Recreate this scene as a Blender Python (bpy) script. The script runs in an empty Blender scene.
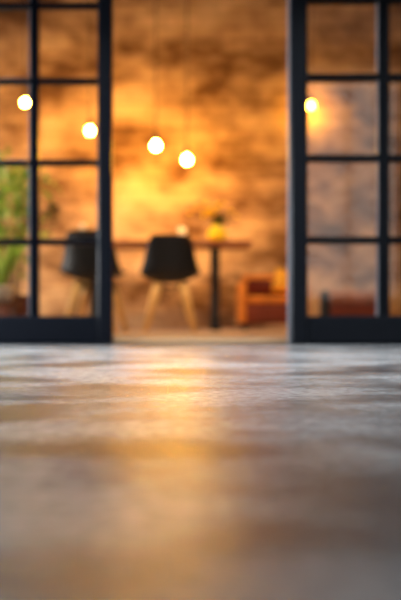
import bpy, bmesh, math, random
from mathutils import Vector, Matrix, noise
PI = math.pi
sc = bpy.context.scene
col = sc.collection
random.seed(7)

# ---------------------------------------------------------------- camera geometry (used to size the place)
F = 833.3            # focal length in pixels of a 600 px high frame
CZ = 0.165           # lens height above the concrete floor
def wx(px, d): return (px - 200.5) * d / F
def wz(py, d): return CZ + (311 - py) * d / F

# ---------------------------------------------------------------- materials
def mat(name, base=(.5,.5,.5), rough=.5, metal=0, spec=.5, emit=None, estr=0, trans=0, ior=1.45, coat=0,
        var=.0, vscale=6, bump=0, bscale=40):
    m = bpy.data.materials.new(name); m.use_nodes = True
    nt = m.node_tree; b = nt.nodes['Principled BSDF']
    b.inputs['Base Color'].default_value = (*base, 1)
    b.inputs['Roughness'].default_value = rough
    b.inputs['Metallic'].default_value = metal
    b.inputs['Specular IOR Level'].default_value = spec
    b.inputs['IOR'].default_value = ior
    b.inputs['Transmission Weight'].default_value = trans
    b.inputs['Coat Weight'].default_value = coat
    if emit:
        b.inputs['Emission Color'].default_value = (*emit, 1); b.inputs['Emission Strength'].default_value = estr
    tc = nt.nodes.new('ShaderNodeTexCoord')
    if var:
        n = nt.nodes.new('ShaderNodeTexNoise'); n.inputs['Scale'].default_value = vscale; n.inputs['Detail'].default_value = 4
        r = nt.nodes.new('ShaderNodeValToRGB')
        r.color_ramp.elements[0].position = .3; r.color_ramp.elements[1].position = .7
        r.color_ramp.elements[0].color = (*[c*(1-var) for c in base], 1)
        r.color_ramp.elements[1].color = (*[min(1, c*(1+var)) for c in base], 1)
        nt.links.new(tc.outputs['Object'], n.inputs['Vector']); nt.links.new(n.outputs['Fac'], r.inputs['Fac'])
        nt.links.new(r.outputs['Color'], b.inputs['Base Color'])
    if bump:
        n2 = nt.nodes.new('ShaderNodeTexNoise'); n2.inputs['Scale'].default_value = bscale; n2.inputs['Detail'].default_value = 6
        bp = nt.nodes.new('ShaderNodeBump'); bp.inputs['Strength'].default_value = bump; bp.inputs['Distance'].default_value = .01
        nt.links.new(tc.outputs['Object'], n2.inputs['Vector']); nt.links.new(n2.outputs['Fac'], bp.inputs['Height'])
        nt.links.new(bp.outputs['Normal'], b.inputs['Normal'])
    return m

def wood(name, a, b_, rough=.45, scale=(3, 40, 40)):
    m = mat(name, a, rough); nt = m.node_tree; b = nt.nodes['Principled BSDF']
    tc = nt.nodes.new('ShaderNodeTexCoord'); mp = nt.nodes.new('ShaderNodeMapping'); mp.inputs['Scale'].default_value = scale
    n = nt.nodes.new('ShaderNodeTexNoise'); n.inputs['Scale'].default_value = 1; n.inputs['Detail'].default_value = 5
    r = nt.nodes.new('ShaderNodeValToRGB'); r.color_ramp.elements[0].position = .35; r.color_ramp.elements[1].position = .65
    r.color_ramp.elements[0].color = (*a, 1); r.color_ramp.elements[1].color = (*b_, 1)
    L = nt.links.new
    L(tc.outputs['Object'], mp.inputs['Vector']); L(mp.outputs['Vector'], n.inputs['Vector']); L(n.outputs['Fac'], r.inputs['Fac']); L(r.outputs['Color'], b.inputs['Base Color'])
    return m

M = {}
M['paint'] = mat('blue black powder coated metal', (.0035,.0044,.0072), .38, spec=.14, var=.12, vscale=30)
M['bar_paint'] = mat('black glazing bar paint', (.0018,.0024,.0042), .3, spec=.1)
M['highlight'] = mat('pale grey painted highlight', (.15,.17,.20), .5, metal=0)  # pale tone stands in for daylight on the door edges
M['black_metal'] = mat('black metal', (.012,.012,.013), .45)
M['shell'] = mat('black moulded plastic', (.005,.0055,.0065), .42, bump=.05, bscale=60)
M['beech'] = wood('beech leg wood', (.76,.44,.13), (.88,.56,.20), .42, (30,30,3))
M['tabletop'] = wood('walnut table wood', (.28,.085,.025), (.42,.14,.045), .4, (3,30,30))
M['cord'] = mat('black cord', (.02,.015,.012), .7)
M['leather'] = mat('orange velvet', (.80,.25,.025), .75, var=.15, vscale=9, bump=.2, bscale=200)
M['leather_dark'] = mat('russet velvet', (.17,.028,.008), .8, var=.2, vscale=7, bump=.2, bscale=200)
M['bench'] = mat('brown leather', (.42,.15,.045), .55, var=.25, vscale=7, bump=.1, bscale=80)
M['pillow'] = mat('yellow cotton', (.90,.42,.03), .85, var=.1, vscale=20, bump=.2, bscale=250)
M['vase'] = mat('yellow glazed ceramic', (1,.76,.01), .3, coat=.3, var=.05)
M['petal'] = mat('yellow petal', (1,.72,.02), .7, var=.15, vscale=40)
M['leaf_dark'] = mat('dark leaf', (.035,.07,.01), .6, var=.3, vscale=20)
M['leaf'] = mat('fresh leaf', (.28,.48,.04), .5, var=.4, vscale=12)
M['leaf_light'] = mat('pale leaf', (.50,.66,.12), .5, var=.3, vscale=12)
M['stem'] = mat('plant stem', (.16,.10,.04), .7, var=.3)
M['terracotta'] = mat('dark terracotta', (.16,.05,.025), .6, var=.2, vscale=10, bump=.1)
M['cream'] = mat('cream ceramic', (.85,.76,.60), .4, var=.05)
M['soil'] = mat('potting soil', (.03,.02,.014), .95, var=.4, vscale=60, bump=.6)
M['stand'] = wood('brown plant stand wood', (.16,.07,.03), (.25,.11,.05), .5)
M['wax'] = mat('ivory wax', (.90,.78,.66), .5, emit=(1,.62,.40), estr=.45)  # emission stands in for flame light shining through the wax
M['frost'] = mat('frosted candle glass', (.95,.86,.78), .45, trans=.35)
M['flame'] = mat('candle flame', (1,.7,.3), .5, emit=(1,.55,.18), estr=160)
M['bulb'] = mat('lit bulb glass', (1,.8,.4), .3, emit=(1,.45,.032), estr=660)
M['bulb_dim'] = mat('dim lit bulb glass', (1,.7,.3), .3, emit=(1,.45,.02), estr=240)
M['plaster'] = mat('grey plaster', (.30,.30,.31), .9, var=.06, vscale=3, bump=.1)
M['plaster_dark'] = mat('brown grey plaster', (.30,.24,.19), .9, var=.2, vscale=2, bump=.1)
M['ceil'] = mat('dark ceiling board', (.10,.08,.065), .9, var=.1)
M['sill'] = wood('pale oak threshold', (.46,.28,.15), (.56,.36,.20), .5, (3,30,30))
M['innerfloor'] = wood('pale oak floor boards', (.50,.36,.26), (.68,.52,.40), .4, (1.2,9,9))

# thin window glass: keeps straight view, adds a faint reflection
def glass_mat():
    m = bpy.data.materials.new('door pane glass'); m.use_nodes = True; nt = m.node_tree
    nt.nodes.clear(); L = nt.links.new
    o = nt.nodes.new('ShaderNodeOutputMaterial'); mx = nt.nodes.new('ShaderNodeMixShader')
    t = nt.nodes.new('ShaderNodeBsdfTransparent'); t.inputs['Color'].default_value = (.93,.93,.92,1)
    g = nt.nodes.new('ShaderNodeBsdfGlossy'); g.inputs['Roughness'].default_value = .06
    fr = nt.nodes.new('ShaderNodeFresnel'); fr.inputs['IOR'].default_value = 1.6
    L(fr.outputs['Fac'], mx.inputs[0]); L(t.outputs[0], mx.inputs[1]); L(g.outputs[0], mx.inputs[2]); L(mx.outputs[0], o.inputs['Surface'])
    return m
M['glass'] = glass_mat()

def accent_wall():
    m = mat('rough tan stone wall', (.5,.35,.22), .9, spec=.15); nt = m.node_tree; b = nt.nodes['Principled BSDF']; L = nt.links.new
    tc = nt.nodes.new('ShaderNodeTexCoord')
    mp = nt.nodes.new('ShaderNodeMapping'); mp.inputs['Scale'].default_value = (1.15, 1, 2.1); mp.inputs['Location'].default_value = (17.3, 0, 2.2)  # mottling shifted so its pale stone adds painted glow around the bulbs
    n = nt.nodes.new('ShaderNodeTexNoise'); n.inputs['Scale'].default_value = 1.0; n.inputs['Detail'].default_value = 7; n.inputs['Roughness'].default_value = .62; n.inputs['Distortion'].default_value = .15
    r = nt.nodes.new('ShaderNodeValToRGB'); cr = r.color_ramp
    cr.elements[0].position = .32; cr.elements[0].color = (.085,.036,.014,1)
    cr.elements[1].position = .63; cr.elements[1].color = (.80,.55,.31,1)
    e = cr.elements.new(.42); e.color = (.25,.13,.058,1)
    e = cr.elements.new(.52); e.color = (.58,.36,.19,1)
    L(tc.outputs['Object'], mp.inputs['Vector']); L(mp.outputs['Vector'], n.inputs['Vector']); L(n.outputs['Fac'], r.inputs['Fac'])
    # brick coursing
    mp2 = nt.nodes.new('ShaderNodeMapping'); mp2.inputs['Rotation'].default_value = (PI/2, 0, 0)
    bt = nt.nodes.new('ShaderNodeTexBrick'); bt.inputs['Scale'].default_value = 1; bt.inputs['Brick Width'].default_value = .34; bt.inputs['Row Height'].default_value = .12
    bt.inputs['Mortar Size'].default_value = .012; bt.inputs['Mortar Smooth'].default_value = .5
    bt.inputs['Color1'].default_value = (.80,.80,.80,1); bt.inputs['Color2'].default_value = (1.1,1.1,1.1,1); bt.inputs['Mortar'].default_value = (.62,.60,.58,1)
    L(tc.outputs['Object'], mp2.inputs['Vector']); L(mp2.outputs['Vector'], bt.inputs['Vector'])
    mx = nt.nodes.new('ShaderNodeMix'); mx.data_type = 'RGBA'; mx.blend_type = 'MULTIPLY'; mx.inputs['Factor'].default_value = .45
    L(r.outputs['Color'], mx.inputs['A']); L(bt.outputs['Color'], mx.inputs['B']); L(mx.outputs['Result'], b.inputs['Base Color'])
    bp = nt.nodes.new('ShaderNodeBump'); bp.inputs['Strength'].default_value = .6; bp.inputs['Distance'].default_value = .04
    L(n.outputs['Fac'], bp.inputs['Height']); L(bp.outputs['Normal'], b.inputs['Normal'])
    return m
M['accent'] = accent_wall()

def concrete():
    m = mat('worn grey concrete', (.4,.4,.4), .4, spec=.5, ior=1.5); nt = m.node_tree; b = nt.nodes['Principled BSDF']; L = nt.links.new
    tc = nt.nodes.new('ShaderNodeTexCoord')
    def nz(scale, detail, rough=.6, dist=0, loc=(0,0,0), sc3=(1,1,1)):
        mp = nt.nodes.new('ShaderNodeMapping'); mp.inputs['Scale'].default_value = sc3; mp.inputs['Location'].default_value = loc
        n = nt.nodes.new('ShaderNodeTexNoise'); n.inputs['Scale'].default_value = scale; n.inputs['Detail'].default_value = detail
        n.inputs['Roughness'].default_value = rough; n.inputs['Distortion'].default_value = dist
        L(tc.outputs['Object'], mp.inputs['Vector']); L(mp.outputs['Vector'], n.inputs['Vector']); return n
    big = nz(2.6, 3, .5, 0, (5.5, 27.2, 0), (1, 1.5, 1))  # stains shifted so dark ones add to the light falloff near the lens
    r = nt.nodes.new('ShaderNodeValToRGB'); cr = r.color_ramp
    cr.interpolation = 'EASE'; cr.elements[0].position = .30; cr.elements[0].color = (.045,.045,.048,1)
    cr.elements[1].position = .64; cr.elements[1].color = (.34,.34,.34,1)
    L(big.outputs['Fac'], r.inputs['Fac'])
    fine = nz(45, 8, .75)
    r2 = nt.nodes.new('ShaderNodeValToRGB'); r2.color_ramp.elements[0].position = .3; r2.color_ramp.elements[1].position = .7
    r2.color_ramp.elements[0].color = (.42,.42,.42,1); r2.color_ramp.elements[1].color = (1.4,1.4,1.4,1)
    L(fine.outputs['Fac'], r2.inputs['Fac'])
    mx = nt.nodes.new('ShaderNodeMix'); mx.data_type = 'RGBA'; mx.blend_type = 'MULTIPLY'; mx.inputs['Factor'].default_value = 1
    L(r.outputs['Color'], mx.inputs['A']); L(r2.outputs['Color'], mx.inputs['B']); L(mx.outputs['Result'], b.inputs['Base Color'])
    b.inputs['Roughness'].default_value = .25
    b1 = nz(70, 6, .65); b2 = nz(7, 5, .6, .5)
    bp = nt.nodes.new('ShaderNodeBump'); bp.inputs['Strength'].default_value = .5; bp.inputs['Distance'].default_value = .003
    bp2 = nt.nodes.new('ShaderNodeBump'); bp2.inputs['Strength'].default_value = .10; bp2.inputs['Distance'].default_value = .02
    L(b1.outputs['Fac'], bp.inputs['Height']); L(b2.outputs['Fac'], bp2.inputs['Height'])
    L(bp.outputs['Normal'], b.inputs['Normal'])
    return m
M['concrete'] = concrete()

# ---------------------------------------------------------------- mesh helpers
def box(bm, x0, x1, y0, y1, z0, z1):
    vs = [bm.verts.new((x, y, z)) for x in (x0, x1) for y in (y0, y1) for z in (z0, z1)]
    for f in ((0,1,3,2),(4,6,7,5),(0,4,5,1),(2,3,7,6),(0,2,6,4),(1,5,7,3)): bm.faces.new([vs[i] for i in f])
    return vs
def frustum(bm, a, b):
    """a, b: two matching rings of points, capped."""
    ra = [bm.verts.new(p) for p in a]; rb = [bm.verts.new(p) for p in b]; n = len(a)
    for i in range(n): bm.faces.new((ra[i], ra[(i+1)%n], rb[(i+1)%n], rb[i]))
    bm.faces.new(ra[::-1]); bm.faces.new(rb)
def tube(bm, pts, radii, seg=12, caps=True):
    pts = [Vector(p) for p in pts]; rings = []
    if not hasattr(radii, '__len__'): radii = [radii]*len(pts)
    for i, p in enumerate(pts):
        t = (pts[min(i+1, len(pts)-1)] - pts[max(i-1, 0)]).normalized()
        u = t.cross(Vector((0,0,1)) if abs(t.z) < .9 else Vector((1,0,0))).normalized(); v = t.cross(u)
        rings.append([bm.verts.new(p + (u*math.cos(2*PI*k/seg) + v*math.sin(2*PI*k/seg))*radii[i]) for k in range(seg)])
    for a, b in zip(rings, rings[1:]):
        for k in range(seg): bm.faces.new((a[k], a[(k+1)%seg], b[(k+1)%seg], b[k]))
    if caps: bm.faces.new(rings[0][::-1]); bm.faces.new(rings[-1])
def lathe(bm, prof, seg=28, c=(0,0,0)):
    rings = []
    for r, z in prof:
        if r < 1e-5: rings.append([bm.verts.new((c[0], c[1], c[2]+z))])
        else: rings.append([bm.verts.new((c[0]+r*math.cos(2*PI*k/seg), c[1]+r*math.sin(2*PI*k/seg), c[2]+z)) for k in range(seg)])
    for a, b in zip(rings, rings[1:]):
        for k in range(seg):
            k2 = (k+1) % seg
            if len(a) == 1 and len(b) == 1: continue
            if len(a) == 1: bm.faces.new((a[0], b[k], b[k2]))
            elif len(b) == 1: bm.faces.new((a[k], a[k2], b[0]))
            else: bm.faces.new((a[k], a[k2], b[k2], b[k]))
def link(name, bm, m, parent=None, smooth=True, bevel=0, subsurf=0, loc=None, rot=None):
    bmesh.ops.recalc_face_normals(bm, faces=bm.faces)
    me = bpy.data.meshes.new(name); bm.to_mesh(me); bm.free()
    if smooth:
        for p in me.polygons: p.use_smooth = True
    o = bpy.data.objects.new(name, me); col.objects.link(o); me.materials.append(m)
    if parent: o.parent = parent
    if bevel:
        b = o.modifiers.new('bevel', 'BEVEL'); b.width = bevel; b.segments = 3; b.limit_method = 'ANGLE'
    if subsurf:
        s = o.modifiers.new('sub', 'SUBSURF'); s.levels = subsurf; s.render_levels = subsurf
    if loc: o.location = loc
    if rot: o.rotation_euler = rot
    return o
def tag(o, label=None, cat=None, group=None, kind=None):
    if label: o['label'] = label
    if cat: o['category'] = cat
    if group: o['group'] = group
    if kind: o['kind'] = kind
    return o
def empty(name, loc, rz=0, **k):
    o = bpy.data.objects.new(name, None); col.objects.link(o); o.empty_display_size = .1
    o.location = loc; o.rotation_euler = (0, 0, rz); tag(o, **k); return o
def copy_tree(o, parent=None):
    c = o.copy(); col.objects.link(c); c.parent = parent
    for ch in [x for x in o.children]: copy_tree(ch, c)
    return c
def struct(name, dims, m, label, cat, smooth=False):
    bm = bmesh.new(); box(bm, *dims); o = link(name, bm, m, smooth=False)
    return tag(o, label, cat, kind='structure')

# ---------------------------------------------------------------- the setting
YD = 4.165           # plane of the sliding doors
YW = 8.0             # far stone wall
XL, XR, YB, H = -3.4, 3.4, -2.6, 3.6
FL, FR = -2.0, 2.7   # front room side walls
struct('floor', (FL, FR, YB, YD+.045, -.1, 0), M['concrete'], 'worn grey concrete floor in front of the sliding doors', 'floor')
struct('floor', (XL, XR, YD+.045, YW+.1, -.1, 0), M['innerfloor'], 'pale wooden floor of the dining room behind the doors', 'floor')
struct('ceiling', (FL, FR, YB, YD+.1, H, H+.1), M['plaster'], 'plain ceiling above the concrete floor', 'ceiling')
struct('ceiling', (XL, XR, YD+.1, YW+.1, H, H+.1), M['ceil'], 'dark ceiling of the dining room', 'ceiling')
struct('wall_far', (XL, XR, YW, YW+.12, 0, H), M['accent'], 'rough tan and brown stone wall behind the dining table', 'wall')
# partition that carries the doors
struct('wall_partition_left', (XL, -1.25, YD+.02, YD+.14, 0, H), M['plaster'], 'plaster wall left of the sliding doors', 'wall')
struct('wall_partition_right', (1.45, XR, YD+.02, YD+.14, 0, H), M['plaster'], 'plaster wall right of the sliding doors', 'wall')
struct('wall_partition_top', (-1.25, 1.45, YD+.02, YD+.14, 2.2, H), M['plaster'], 'plaster wall above the sliding doors', 'wall')

def pierced_wall(name, axis, c, t, a0, a1, holes, m, label):
    """wall along an axis at coordinate c with thickness t and rectangular holes (b0, b1, z0, z1)."""
    bm = bmesh.new(); cuts = sorted(holes)
    def put(b0, b1, z0, z1):
        if b1-b0 < 1e-4 or z1-z0 < 1e-4: return
        if axis == 'y': box(bm, c, c+t, b0, b1, z0, z1)
        else: box(bm, b0, b1, c, c+t, z0, z1)
    p = a0
    for b0, b1, z0, z1 in cuts:
        put(p, b0, 0, H); put(b0, b1, 0, z0); put(b0, b1, z1, H); p = b1
    put(p, a1, 0, H)
    return tag(link(name, bm, m, smooth=False), label, 'wall', kind='structure')
WIN_L = (3.3, 4.1, .10, 1.3)      # daylight window of the front room, left wall
WIN_I = (4.9, 7.2, .10, 1.1)      # daylight window of the dining room, left wall
WIN_B = (1.25, 2.6, .3, 3.3)
ADDED_WIN_R = (3.3, 4.1, .10, 1.3)      # window added to brighten the floor from the right wall       # tall window behind the camera
pierced_wall('wall_left', 'y', FL-.12, .12, YB, YD+.02, [WIN_L], M['plaster'], 'plaster wall on the left of the front room with one window')
pierced_wall('wall_dining_left', 'y', XL-.12, .12, YD+.14, YW+.12, [WIN_I], M['plaster'], 'plaster wall on the left of the dining room with one window')
pierced_wall('wall_right', 'y', FR, .12, YB, YD+.02, [ADDED_WIN_R], M['plaster'], 'plaster wall on the right of the front room with one added window')
struct('wall_dining_right', (XR, XR+.12, YD+.14, YW+.12, 0, H), M['plaster'], 'plaster wall on the right of the dining room', 'wall')
pierced_wall('wall_back', 'x', YB-.12, .12, FL, FR, [WIN_B], M['plaster_dark'], 'plaster wall behind the viewpoint with one tall window')

def window(name, axis, c, r, label):
    e = empty(name, (0,0,0), label=label, cat='window', kind='structure')
    b0, b1, z0, z1 = r; w = .06
    def part(nm, p0, p1, q0, q1):
        bm = bmesh.new()
        if axis == 'y': box(bm, c+.02, c+.10, p0, p1, q0, q1)
        else: box(bm, p0, p1, c+.02, c+.10, q0, q1)
        link(nm, bm, M['paint'], e, smooth=False)
    part('jamb', b0, b0+w, z0, z1); part('jamb', b1-w, b1, z0, z1)
    part('sill', b0+w, b1-w, z0, z0+w); part('head', b0+w, b1-w, z1-w, z1)
    mid = (b0+b1)/2
    part('mullion', mid-.02, mid+.02, z0+w, z1-w)
window('window_1', 'y', FL-.12, WIN_L, 'dark framed window in the left wall of the front room')
window('window_2', 'y', XL-.12, WIN_I, 'dark framed window in the left wall of the dining room')
window('added_window_4', 'y', FR, ADDED_WIN_R, 'added dark framed window in the right wall, brightening the front room')
window('window_3', 'x', YB-.12, WIN_B, 'tall dark framed window behind the viewpoint')

# threshold under the open doorway
bm = bmesh.new(); box(bm, -1.25, 1.45, YD+.05, YD+.16, 0, .026)
tag(link('trim_1', bm, M['sill'], smooth=False, bevel=.004), 'pale wooden threshold strip in the open doorway', 'threshold', kind='structure')
bm = bmesh.new(); box(bm, -1.25, 1.45, YD-.1, YD+.10, 2.175, 2.2)
tag(link('trim_2', bm, M['paint'], smooth=False), 'dark metal door track above the sliding doors', 'door track', kind='structure')

bm = bmesh.new(); box(bm, -1.25, 1.45, YD-.14, YD+.049, 0, .0035)
tag(link('trim_5', bm, M['bar_paint'], smooth=False), 'thin dark floor track under the sliding doors', 'door track', kind='structure')

# ---------------------------------------------------------------- sliding doors
def vbar(name, x0, x1, y0, y1, z0, z1, cl, cr, dep, m, parent):
    """upright bar, front corners cut back: cl/cr chamfer widths, dep chamfer depth."""
    ring = [(x0, y1), (x0, y0+dep), (x0+cl, y0), (x1-cr, y0), (x1, y0+dep), (x1, y1)]
    bm = bmesh.new(); frustum(bm, [(x, y, z0) for x, y in ring], [(x, y, z1) for x, y in ring])
    return link(name, bm, m, parent, smooth=False)
def hbar(name, x0, x1, y0, y1, z0, z1, cb, ct, dep, m, parent):
    ring = [(y1, z0), (y0+dep, z0), (y0, z0+cb), (y0, z1-ct), (y0+dep, z1), (y1, z1)]
    bm = bmesh.new(); frustum(bm, [(x0, y, z) for y, z in ring], [(x1, y, z) for y, z in ring])
    return link(name, bm, m, parent, smooth=False)
def door(name, y0, thick, ls, rs, mun, rail_top, rows, ztop, mw, mch, label, z0=.004, edge=False):
    e = empty(name, (0,0,0), label=label, cat='sliding door', kind='structure')
    y1 = y0+thick; P = M['paint']
    vbar('stile', ls[0], ls[1], y0, y1, z0, ztop, .011, .006, .012, P, e)
    vbar('stile', rs[0], rs[1], y0, y1, z0, ztop, .011, .006, .012, P, e)
    hbar('rail', ls[1], rs[0], y0+.004, y1, z0, rail_top, .004, .006, .006, P, e)
    hbar('rail', ls[1], rs[0], y0+.004, y1, ztop-.09, ztop, .004, .004, .006, P, e)
    vbar('muntin', mun[0]-mch, mun[1]+mch, y0+.008, y1-.008, rail_top, ztop-.09, mch, mch, mch*1.6, M['bar_paint'], e)
    for a, b in ((ls[1], mun[0]-mch*.2), (mun[1]+mch*.2, rs[0])):
        for z in rows:
            hbar('muntin', a, b, y0+.010, y1-.010, z-mw/2-.005, z+mw/2+.005, .005, .005, .010, M['bar_paint'], e)
    def highlight(nm, x, ya, yb, za, zb, t, lab):  # thin pale strip painted as light catching a left-facing edge
        bm = bmesh.new(); box(bm, x-t, x-.0005, ya, yb, za, zb); o = link(nm, bm, M['highlight'], e, smooth=False); o['label'] = lab
    if edge: highlight('edge_highlight', ls[0], y0+.014, y1, z0, ztop, .006, 'pale grey painted highlight along the open edge')
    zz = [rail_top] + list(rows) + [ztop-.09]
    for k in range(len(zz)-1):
        highlight('bar_highlight', mun[0]-mch, y0+.012, y0+thick*.6, zz[k]+(mw/2+.006 if k else 0), zz[k+1]-(mw/2+.006 if k < len(zz)-2 else 0), .004, 'pale grey painted highlight beside the upright bar')
    zs = [rail_top] + list(rows) + [ztop-.09]
    ym = y0+thick*.62
    for a, b in ((ls[1], mun[0]), (mun[1], rs[0])):
        for k in range(len(zs)-1):
            lo = zs[k]+(mw/2 if k else 0)-.0; hi = zs[k+1]-(mw/2 if k < len(zs)-2 else 0)
            bm = bmesh.new(); v = [bm.verts.new(p) for p in ((a-.003,ym,lo-.003),(b+.003,ym,lo-.003),(b+.003,ym,hi+.003),(a-.003,ym,hi+.003))]; bm.faces.new(v)
            link('glass_pane', bm, M['glass'], e, smooth=False)
    return e
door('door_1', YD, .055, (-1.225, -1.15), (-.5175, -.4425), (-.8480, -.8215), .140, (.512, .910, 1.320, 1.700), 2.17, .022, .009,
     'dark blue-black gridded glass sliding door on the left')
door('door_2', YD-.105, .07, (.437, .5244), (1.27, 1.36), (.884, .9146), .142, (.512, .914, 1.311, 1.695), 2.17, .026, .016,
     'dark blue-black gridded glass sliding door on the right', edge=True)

# ---------------------------------------------------------------- dining table
TD = 7.3; TZ = .755
table = empty('dining_table', (wx(155, TD), TD, 0), label='long walnut-topped dining table on black metal pedestals by the stone wall', cat='table')
bm = bmesh.new(); box(bm, -.83, .83, -.36, .36, TZ-.035, TZ); link('tabletop', bm, M['tabletop'], table, smooth=False, bevel=.006)
for px in (95, 215):
    x = wx(px, TD) - wx(155, TD)
    bm = bmesh.new(); box(bm, x-.040, x+.040, -.05, .05, .03, TZ-.035); link('leg', bm, M['black_metal'], table, smooth=False, bevel=.004)
    bm = bmesh.new(); box(bm, x-.042, x+.042, -.30, .30, 0, .03); link('foot', bm, M['black_metal'], table, smooth=False, bevel=.004)

# ---------------------------------------------------------------- shell chairs
def chair_shell():
    # (forward y, z, half width, side lift, side forward wrap)
    prof = [(.235,.440,.150,.030,.000),(.225,.440,.180,.035,.000),(.15,.412,.210,.055,0),(.03,.396,.225,.065,0),(-.08,.392,.234,.068,.000),
            (-.150,.404,.238,.060,.015),(-.190,.440,.234,.030,.045),(-.205,.500,.218,.010,.06),(-.215,.58,.201,.0,.055),
            (-.228,.66,.183,.0,.045),(-.240,.72,.168,.0,.035),(-.246,.750,.150,-.003,.02),(-.248,.763,.128,-.002,.01)]
    NU = 14; bm = bmesh.new(); rows = []
    for (y, z, w, lift, wrap) in prof:
        row = []
        for k in range(NU+1):
            u = -1+2*k/NU; a = abs(u)**2.4
            row.append(bm.verts.new((w*u, y+wrap*a, z+lift*a)))
        rows.append(row)
    for a, b in zip(rows, rows[1:]):
        for k in range(NU): bm.faces.new((a[k], a[k+1], b[k+1], b[k]))
    return bm
def make_chair():
    root = empty('shell_chair', (0,0,0), cat='chair', group='black shell chairs at the dining table')
    s = link('seat_shell', chair_shell(), M['shell'], root, subsurf=1)
    so = s.modifiers.new('thick', 'SOLIDIFY'); so.thickness = .012; so.offset = 0
    for sx in (-1, 1):
        for sy in (-1, 1):
            bm = bmesh.new()
            tube(bm, [(sx*.095, sy*.10-.01, .385), (sx*.125, sy*.125-.01, .28), (sx*.195, sy*.185-.01, .0)], [.036, .033, .021], 14)
            link('leg', bm, M['beech'], root)
    bm = bmesh.new()
    T = lambda sx, sy, z: (sx*(.095+(.385-z)*.26), sy*(.10+(.385-z)*.22)-.01, z)
    for a, b in (((-1,-1),(1,-1)),((1,-1),(1,1)),((1,1),(-1,1)),((-1,1),(-1,-1))): tube(bm, [T(*a,.355), T(*b,.355)], .007, 8)
    for a, b in (((-1,-1),(1,1)),((1,-1),(-1,1))): tube(bm, [T(*a,.36), T(*b,.20)], .004, 8)
    link('base_frame', bm, M['black_metal'], root)
    return root
c1 = make_chair(); c1.location = (wx(170, 6.72), 6.72, 0); c1.rotation_euler.z = math.radians(2)
c1['label'] = 'black shell chair with beech legs standing in the open doorway view'
c2 = copy_tree(c1); c2.location = (wx(96, 6.35), 6.35, 0); c2.rotation_euler.z = math.radians(-9)
c2['label'] = 'black shell chair with beech legs half hidden by the left door edge'

# ---------------------------------------------------------------- pendant bulbs
def pendant(px, py, d, m, label, r=.034):
    z = wz(py, d)
    e = empty('pendant_lamp', (wx(px, d), d, z), label=label, cat='lamp', group='pendant lamps along the stone wall')
    bm = bmesh.new()
    prof = [(0, -r)] + [(r*math.sin(a), -r*math.cos(a)) for a in [PI*k/14 for k in range(1, 12)]] + [(.012, r*.97), (.012, r*1.3)]
    lathe(bm, prof, 24); link('light_bulb', bm, m, e)
    bm = bmesh.new(); lathe(bm, [(0, r*1.25), (.021, r*1.25), (.022, r*1.3+.05), (.012, r*1.3+.065), (0, r*1.3+.066)], 16); link('lamp_socket', bm, M['black_metal'], e)
    bm = bmesh.new(); tube(bm, [(0,0,r*1.3+.06), (0,0,H-z-.025)], .0045, 8); link('cord', bm, M['cord'], e)
    bm = bmesh.new(); lathe(bm, [(0, H-z-.03), (.05, H-z-.025), (.05, H-z), (0, H-z)], 20); link('ceiling_rose', bm, M['black_metal'], e)
pendant(156, 146, 7.2, M['bulb'], 'left of the two bare glowing bulbs hanging in the open doorway')
pendant(187, 160, 7.2, M['bulb'], 'right, lower of the two bare glowing bulbs hanging in the open doorway')
pendant(25, 103, 7.25, M['bulb'], 'glowing bulb behind the leftmost pane column of the left door', .026)
pendant(90, 131, 7.25, M['bulb'], 'glowing bulb behind the left door next to its right edge', .029)
pendant(311, 106, 7.84, M['bulb_dim'], 'dimmer yellow bulb close to the wall behind the right door', .027)

# ---------------------------------------------------------------- things on the table
VD = 7.22
vx = wx(217, VD)
bm = bmesh.new(); lathe(bm, [(1.18*a, 1.06*b) for a, b in [(0,0),(.035,0),(.058,.02),(.070,.055),(.066,.09),(.045,.118),(.038,.128),(.042,.140),(.036,.138),(.033,.125),(.033,.06),(0,.05)]], 32)
tag(link('flower_vase', bm, M['vase'], loc=(vx, VD, TZ)), 'round yellow ceramic vase on the table top above the pedestal', 'vase')
bq = empty('flower_bouquet', (vx, VD, TZ+.06), label='loose bunch of yellow blossoms and dark leaves standing in the yellow vase', cat='flowers')
def leaf(bm, p, dirv, L, W, curl=.15, up=Vector((0,0,1))):
    p = Vector(p); t = Vector(dirv).normalized(); s = t.cross(up)
    s = s.normalized() if s.length > .05 else Vector((1,0,0)); n = s.cross(t).normalized()
    prev = None
    for k in range(6):
        a = k/5; w = W*math.sin(PI*min(1,(a*.92+.06)))**.8*.5
        c = p + t*L*a + n*(-curl*L*a*a)
        cur = (bm.verts.new(c - s*w + n*w*.25), bm.verts.new(c), bm.verts.new(c + s*w + n*w*.25))
        if prev:
            bm.faces.new((prev[0], prev[1], cur[1], cur[0])); bm.faces.new((prev[1], prev[2], cur[2], cur[1]))
        prev = cur
def blossom(c, r):
    bm = bmesh.new()
    for ring, n, el in ((1, 9, .15), (.8, 8, .7), (.5, 6, 1.15)):
        for k in range(n):
            a = 2*PI*k/n + ring*2
            leaf(bm, c, (math.cos(a)*math.cos(el), math.sin(a)*math.cos(el), math.sin(el)), r*ring+.008, r*.75, -.3)
    return link('blossom', bm, M['petal'], bq)
tips = [(-.060,-.04,.165,.080),(-.0,-.02,.235,.045),(-.115,.03,.165,.035),(.115,.02,.20,.036),(-.17,.02,.235,.026),(.17,.0,.155,.026),(-.1,.0,.27,.024),(.05,.03,.27,.028),(-.23,.03,.19,.022)]
for x, y, z, r in tips:
    blossom((x, y, z), r)
    bm = bmesh.new(); tube(bm, [(0,0,.0), (x*.08, y*.08, .085), (x*.6, y*.6, z*.7), (x, y, z)], .0025, 6); link('stem', bm, M['leaf_dark'], bq)
bm = bmesh.new()
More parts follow.
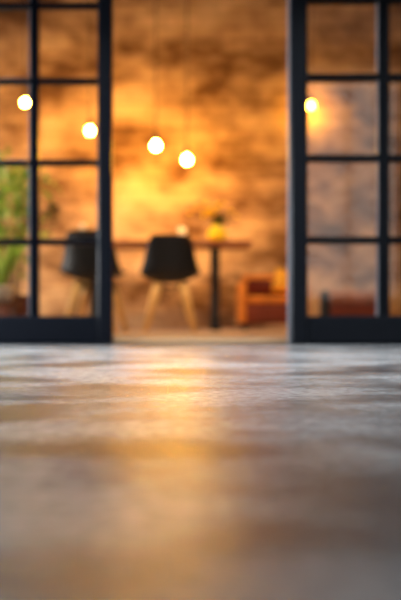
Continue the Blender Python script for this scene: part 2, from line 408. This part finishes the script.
for k in range(46):
    a = random.uniform(0, 2*PI); el = random.uniform(.1, 1.3)
    d = Vector((math.cos(a)*math.cos(el)+.30, math.sin(a)*math.cos(el)*.7, math.sin(el)))
    leaf(bm, Vector((.020,0,.095)) + d*random.uniform(.0,.055), d, random.uniform(.06,.105), .040)
tag(link('leaves', bm, M['leaf_dark'], bq), kind='stuff')

def candle(px, d, h, r, label):
    e = empty('candle_glass', (wx(px, d), d, TZ), label=label, cat='candle')
    bm = bmesh.new(); lathe(bm, [(0,0),(r*.8,0),(r,.015),(r,h),(r-.005,h),(r-.005,.02),(0,.015)], 28); link('glass_cup', bm, M['frost'], e)
    bm = bmesh.new(); lathe(bm, [(0,.018),(r-.008,.018),(r-.008,h*.78),(0,h*.76)], 24); link('candle', bm, M['wax'], e)
    bm = bmesh.new(); lathe(bm, [(0,h*.80),(.006,h*.80+.008),(.005,h*.80+.016),(0,h*.80+.032)], 12); link('flame', bm, M['flame'], e)
candle(182, 7.15, .125, .034, 'small pale candle glass on the table behind the open doorway chair')
candle(83, 7.15, .155, .026, 'slim pale candle glass on the table seen through the left door')

# ---------------------------------------------------------------- plants on the left
PD = 6.35
plant = empty('potted_tree', (wx(15, PD), PD, 0), label='leafy green potted tree with thin stems in a dark brown pot', cat='plant')
bm = bmesh.new(); lathe(bm, [(0,0),(.105,0),(.11,.02),(.15,.25),(.16,.25),(.16,.285),(.145,.285),(.14,.25),(0,.25)], 32); link('pot', bm, M['terracotta'], plant)
bm = bmesh.new(); lathe(bm, [(0,.262),(.139,.255),(.139,.24),(0,.24)], 24); link('soil', bm, M['soil'], plant)
stems = [[(-.03,0,.25),(-.05,.02,.55),(-.10,.0,.9),(-.14,.03,1.25)],
         [(.02,.01,.25),(.05,-.02,.5),(.06,.02,.8),(.10,0,1.22)],
         [(.0,-.02,.25),(.0,-.04,.6),(.13,-.02,.86),(.27,.0,.93)],
         [(.01,.02,.25),(-.10,.05,.5),(-.16,.08,.75),(-.20,.05,1.0)]]
bl = bmesh.new(); bl2 = bmesh.new()
for st in stems:
    bm = bmesh.new(); tube(bm, st, [.011,.009,.006,.003], 8); link('stem', bm, M['stem'], plant)
def cluster(c, r, n, bmm, L=.09, W=.045, rise=.3):
    for k in range(n):
        v = Vector([random.gauss(0,1) for _ in range(3)]).normalized()
        p = Vector(c) + v*r*random.random()**.5
        leaf(bmm, p, v + Vector((0,0,rise)), L*random.uniform(.7,1.2), W*random.uniform(.8,1.2))
for c, r, n in (((-.12,0,1.15),.20,75),((.07,0,1.10),.15,55),((-.14,.04,.85),.20,70),((.03,0,.85),.14,40),((-.05,.0,.6),.16,34),((.06,0,.50),.10,14)): cluster(c, r, n, bl)
for c, r, n in (((-.02,-.1,1.02),.16,50),((.10,-.06,1.13),.10,30),((.25,0,1.12),.07,9),((-.1,-.1,.7),.13,26),((.18,0,.80),.08,10)): cluster(c, r, n, bl2)
tag(link('foliage', bl, M['leaf'], plant), kind='stuff'); 
tag(link('young_leaves', bl2, M['leaf_light'], plant, ), kind='stuff')
bl3 = bmesh.new(); cluster((.285,0,.915), .045, 34, bl3, .06, .04); cluster((.22,0,.80), .04, 9, bl3, .06, .03)
tag(link('dark_leaves', bl3, M['leaf_dark'], plant), 'dark leaf cluster at the end of the right branch', kind='stuff')

SD = 6.2
bm = bmesh.new()
st = empty('plant_stand', (wx(0, SD-.32), SD-.32, 0), label='low brown wooden plant stand at the left edge', cat='stand')
lathe(bm, [(0,.20),(.13,.20),(.135,.205),(.135,.222),(.13,.228),(0,.228)], 28); link('stand_top', bm, M['stand'], st)
for k in range(3):
    a = 2*PI*k/3+.5; bm = bmesh.new(); tube(bm, [(.09*math.cos(a), .09*math.sin(a), .205), (.13*math.cos(a), .13*math.sin(a), 0)], [.014,.010], 10); link('leg', bm, M['stand'], st)
pp = empty('potted_plant', (wx(0, SD-.32), SD-.32, .228), label='cream ceramic pot with upright leaves on the low wooden stand', cat='plant')
bm = bmesh.new(); lathe(bm, [(0,0),(.07,0),(.085,.02),(.098,.10),(.092,.115),(.085,.112),(.08,.09),(0,.09)], 30); link('pot', bm, M['cream'], pp)
bm = bmesh.new()
for k in range(26):
    a = random.uniform(0, 2*PI); leaf(bm, (.02*math.cos(a), .02*math.sin(a), .085), (math.cos(a)*.35, math.sin(a)*.35, 1), random.uniform(.25,.5), .04, .25, up=Vector((math.sin(a),-math.cos(a),.01)).cross(Vector((0,0,1)))+Vector((0,0,.01)))
tag(link('leaves', bm, M['leaf'], pp), kind='stuff')

# ---------------------------------------------------------------- armchair, pillow, bench, floor vase
def rbox(x0,x1,y0,y1,z0,z1): bm = bmesh.new(); box(bm, x0,x1,y0,y1,z0,z1); return bm
AD = 7.25
ax = wx(271, AD)
arm = empty('armchair', (ax, AD, 0), 0, label='low orange velvet armchair beside the table, against the wall', cat='armchair')
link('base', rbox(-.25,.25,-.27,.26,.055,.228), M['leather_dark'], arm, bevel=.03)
link('seat_cushion', rbox(-.222,.222,-.275,.15,.231,.290), M['leather'], arm, bevel=.024)
link('backrest', rbox(-.25,.25,.16,.30,.16,.492), M['leather'], arm, bevel=.055)
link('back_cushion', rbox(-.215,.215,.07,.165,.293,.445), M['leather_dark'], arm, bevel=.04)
for s in (-1, 1):
    x0, x1 = (-.293,-.226) if s < 0 else (.226,.293)
    link('armrest', rbox(x0, x1, -.285, .28, .06, .415), M['leather'], arm, bevel=.032)
    for y in (-.22, .22):
        bm = bmesh.new(); tube(bm, [(s*.22, y, .06), (s*.235, y, 0)], [.016,.010], 10); link('leg', bm, M['black_metal'], arm)
bm = bmesh.new()
N = 12
for side in (1, -1):
    g = [[bm.verts.new((.102*u*(1-.10*(1-abs(v))**1) , side*.055*(max(0,(1-u*u)*(1-v*v)))**.5*1.0, .12*v*(1-.10*(1-abs(u))))) for u in [-1+2*i/N for i in range(N+1)]] for v in [-1+2*j/N for j in range(N+1)]]
    for j in range(N):
        for i in range(N): bm.faces.new((g[j][i], g[j][i+1], g[j+1][i+1], g[j+1][i]))
bmesh.ops.remove_doubles(bm, verts=bm.verts, dist=.0008)
tag(link('throw_pillow', bm, M['pillow'], loc=(ax+.115, AD-.045, .415), rot=(math.radians(-24), math.radians(14), 0)), 'yellow throw pillow leaning in the orange armchair', 'pillow')

BD = 7.3
bx = wx(353, BD)
bench = empty('bench', (bx, BD, 0), label='low brown upholstered bench seen through the right door', cat='bench')
link('seat_cushion', rbox(-.27,.27,-.22,.22,.235,.335), M['bench'], bench, bevel=.03)
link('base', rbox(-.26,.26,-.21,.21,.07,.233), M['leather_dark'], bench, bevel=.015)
for s in (-1,1):
    for y in (-.17,.17):
        bm = bmesh.new(); tube(bm, [(s*.22,y,.075),(s*.22,y,0)], [.018,.012], 10); link('leg', bm, M['black_metal'], bench)
bm = bmesh.new(); lathe(bm, [(0,0),(.036,0),(.042,.03),(.046,.18),(.040,.29),(.036,.335),(.030,.335),(.034,.28),(.034,.05),(0,.04)], 28)
tag(link('floor_vase', bm, M['shell'], loc=(wx(325, 6.9), 6.9, 0)), 'slim black floor vase standing in front of the brown bench', 'vase')

# ---------------------------------------------------------------- light
def area(name, loc, rot, sx, sy, power, color):
    l = bpy.data.lights.new(name, 'AREA'); l.shape = 'RECTANGLE'; l.size = sx; l.size_y = sy; l.energy = power; l.color = color
    o = bpy.data.objects.new(name, l); col.objects.link(o); o.location = loc; o.rotation_euler = rot; return o
DAY = (.84,.92,1.0)
# daylight through each window opening (lamp fills the opening, just outside the wall)
a, b, z0, z1 = WIN_L
area('daylight_left', (FL-.14, (a+b)/2, (z0+z1)/2), (0, -PI/2, 0), z1-z0, b-a, 140, DAY)
a, b, z0, z1 = ADDED_WIN_R
area('added_daylight_right', (FR+.14, (a+b)/2, (z0+z1)/2), (0, PI/2, 0), z1-z0, b-a, 35, DAY)
a, b, z0, z1 = WIN_I
area('daylight_dining', (XL-.14, (a+b)/2, (z0+z1)/2), (0, -PI/2, 0), z1-z0, b-a, 85, (1,.94,.88))
a, b, z0, z1 = WIN_B
area('daylight_rear', ((a+b)/2, YB-.14, (z0+z1)/2), (PI/2, 0, 0), b-a, z1-z0, 27, (.90,1,.93))

# unseen hanging lamp, added to brighten the floor in front of the doors
bm = bmesh.new(); box(bm, -1.5, 1.7, 2.75, 2.85, 2.42, 2.50)
for x in (-1.3, 1.5): box(bm, x-.006, x+.006, 2.794, 2.806, 2.50, H)
tag(link('added_linear_lamp', bm, M['black_metal'], smooth=False), 'added unseen linear lamp brightening the floor in front of the doors', 'lamp', kind='structure')
area('added_lamp_glow', (.1, 2.8, 2.415), (0, 0, 0), 3.1, .07, 84, (.84,.93,1)).data.spread = math.radians(118)
def added_spot(x, y, tx, ty, tz, power, color, ang):  # out-of-view spotlights added to brighten the fronts of the dining furniture
    z = 3.42; d = Vector((tx-x, ty-y, tz-z)).normalized(); q = d.to_track_quat('-Z', 'Y')
    bm = bmesh.new(); lathe(bm, [(0,.16),(.045,.16),(.05,.15),(.05,0),(.044,0),(.044,.06),(0,.06)], 24)
    h = link('added_spot_housing', bm, M['black_metal']); h.location = (x, y, z); h.rotation_euler = q.to_euler()
    tag(h, 'added unseen spotlight brightening the dining table and chairs', 'spotlight', kind='structure')
    l = bpy.data.lights.new('added_spot_beam', 'SPOT'); l.energy = power; l.color = color; l.spot_size = math.radians(ang); l.spot_blend = .7; l.shadow_soft_size = .04
    o = bpy.data.objects.new('added_spot_beam', l); col.objects.link(o); o.location = Vector((x, y, z)) + d*.01; o.rotation_euler = q.to_euler()
added_spot(-1.0, 4.9, -.75, 7.1, .30, 290, (1,.70,.44), 52)
added_spot(.9, 4.9, .45, 7.2, .30, 290, (1,.70,.44), 52)

w = bpy.data.worlds.new('sky'); sc.world = w; w.use_nodes = True
w.node_tree.nodes['Background'].inputs['Color'].default_value = (.75,.85,1,1)
w.node_tree.nodes['Background'].inputs['Strength'].default_value = .6

# ---------------------------------------------------------------- camera
cam = bpy.data.cameras.new('camera'); co = bpy.data.objects.new('camera', cam); col.objects.link(co)
co.location = (0, 0, CZ); co.rotation_euler = (PI/2, 0, 0)
cam.sensor_fit = 'VERTICAL'; cam.sensor_height = 36; cam.sensor_width = 24; cam.lens = 50; cam.shift_y = 11/600
cam.clip_start = .02; cam.clip_end = 60
cam.dof.use_dof = True; cam.dof.focus_distance = 1.7; cam.dof.aperture_fstop = 1.9
sc.camera = co

sc.view_settings.view_transform = 'Standard'; sc.view_settings.look = 'None'
sc.view_settings.gamma = 1; sc.view_settings.use_curve_mapping = False
sc.view_settings.exposure = 0
sc.cycles.use_denoising = True
sc.cycles.max_bounces = 8; sc.cycles.transparent_max_bounces = 12
sc.cycles.sample_clamp_indirect = 6
sc.cycles.caustics_reflective = False; sc.cycles.caustics_refractive = False
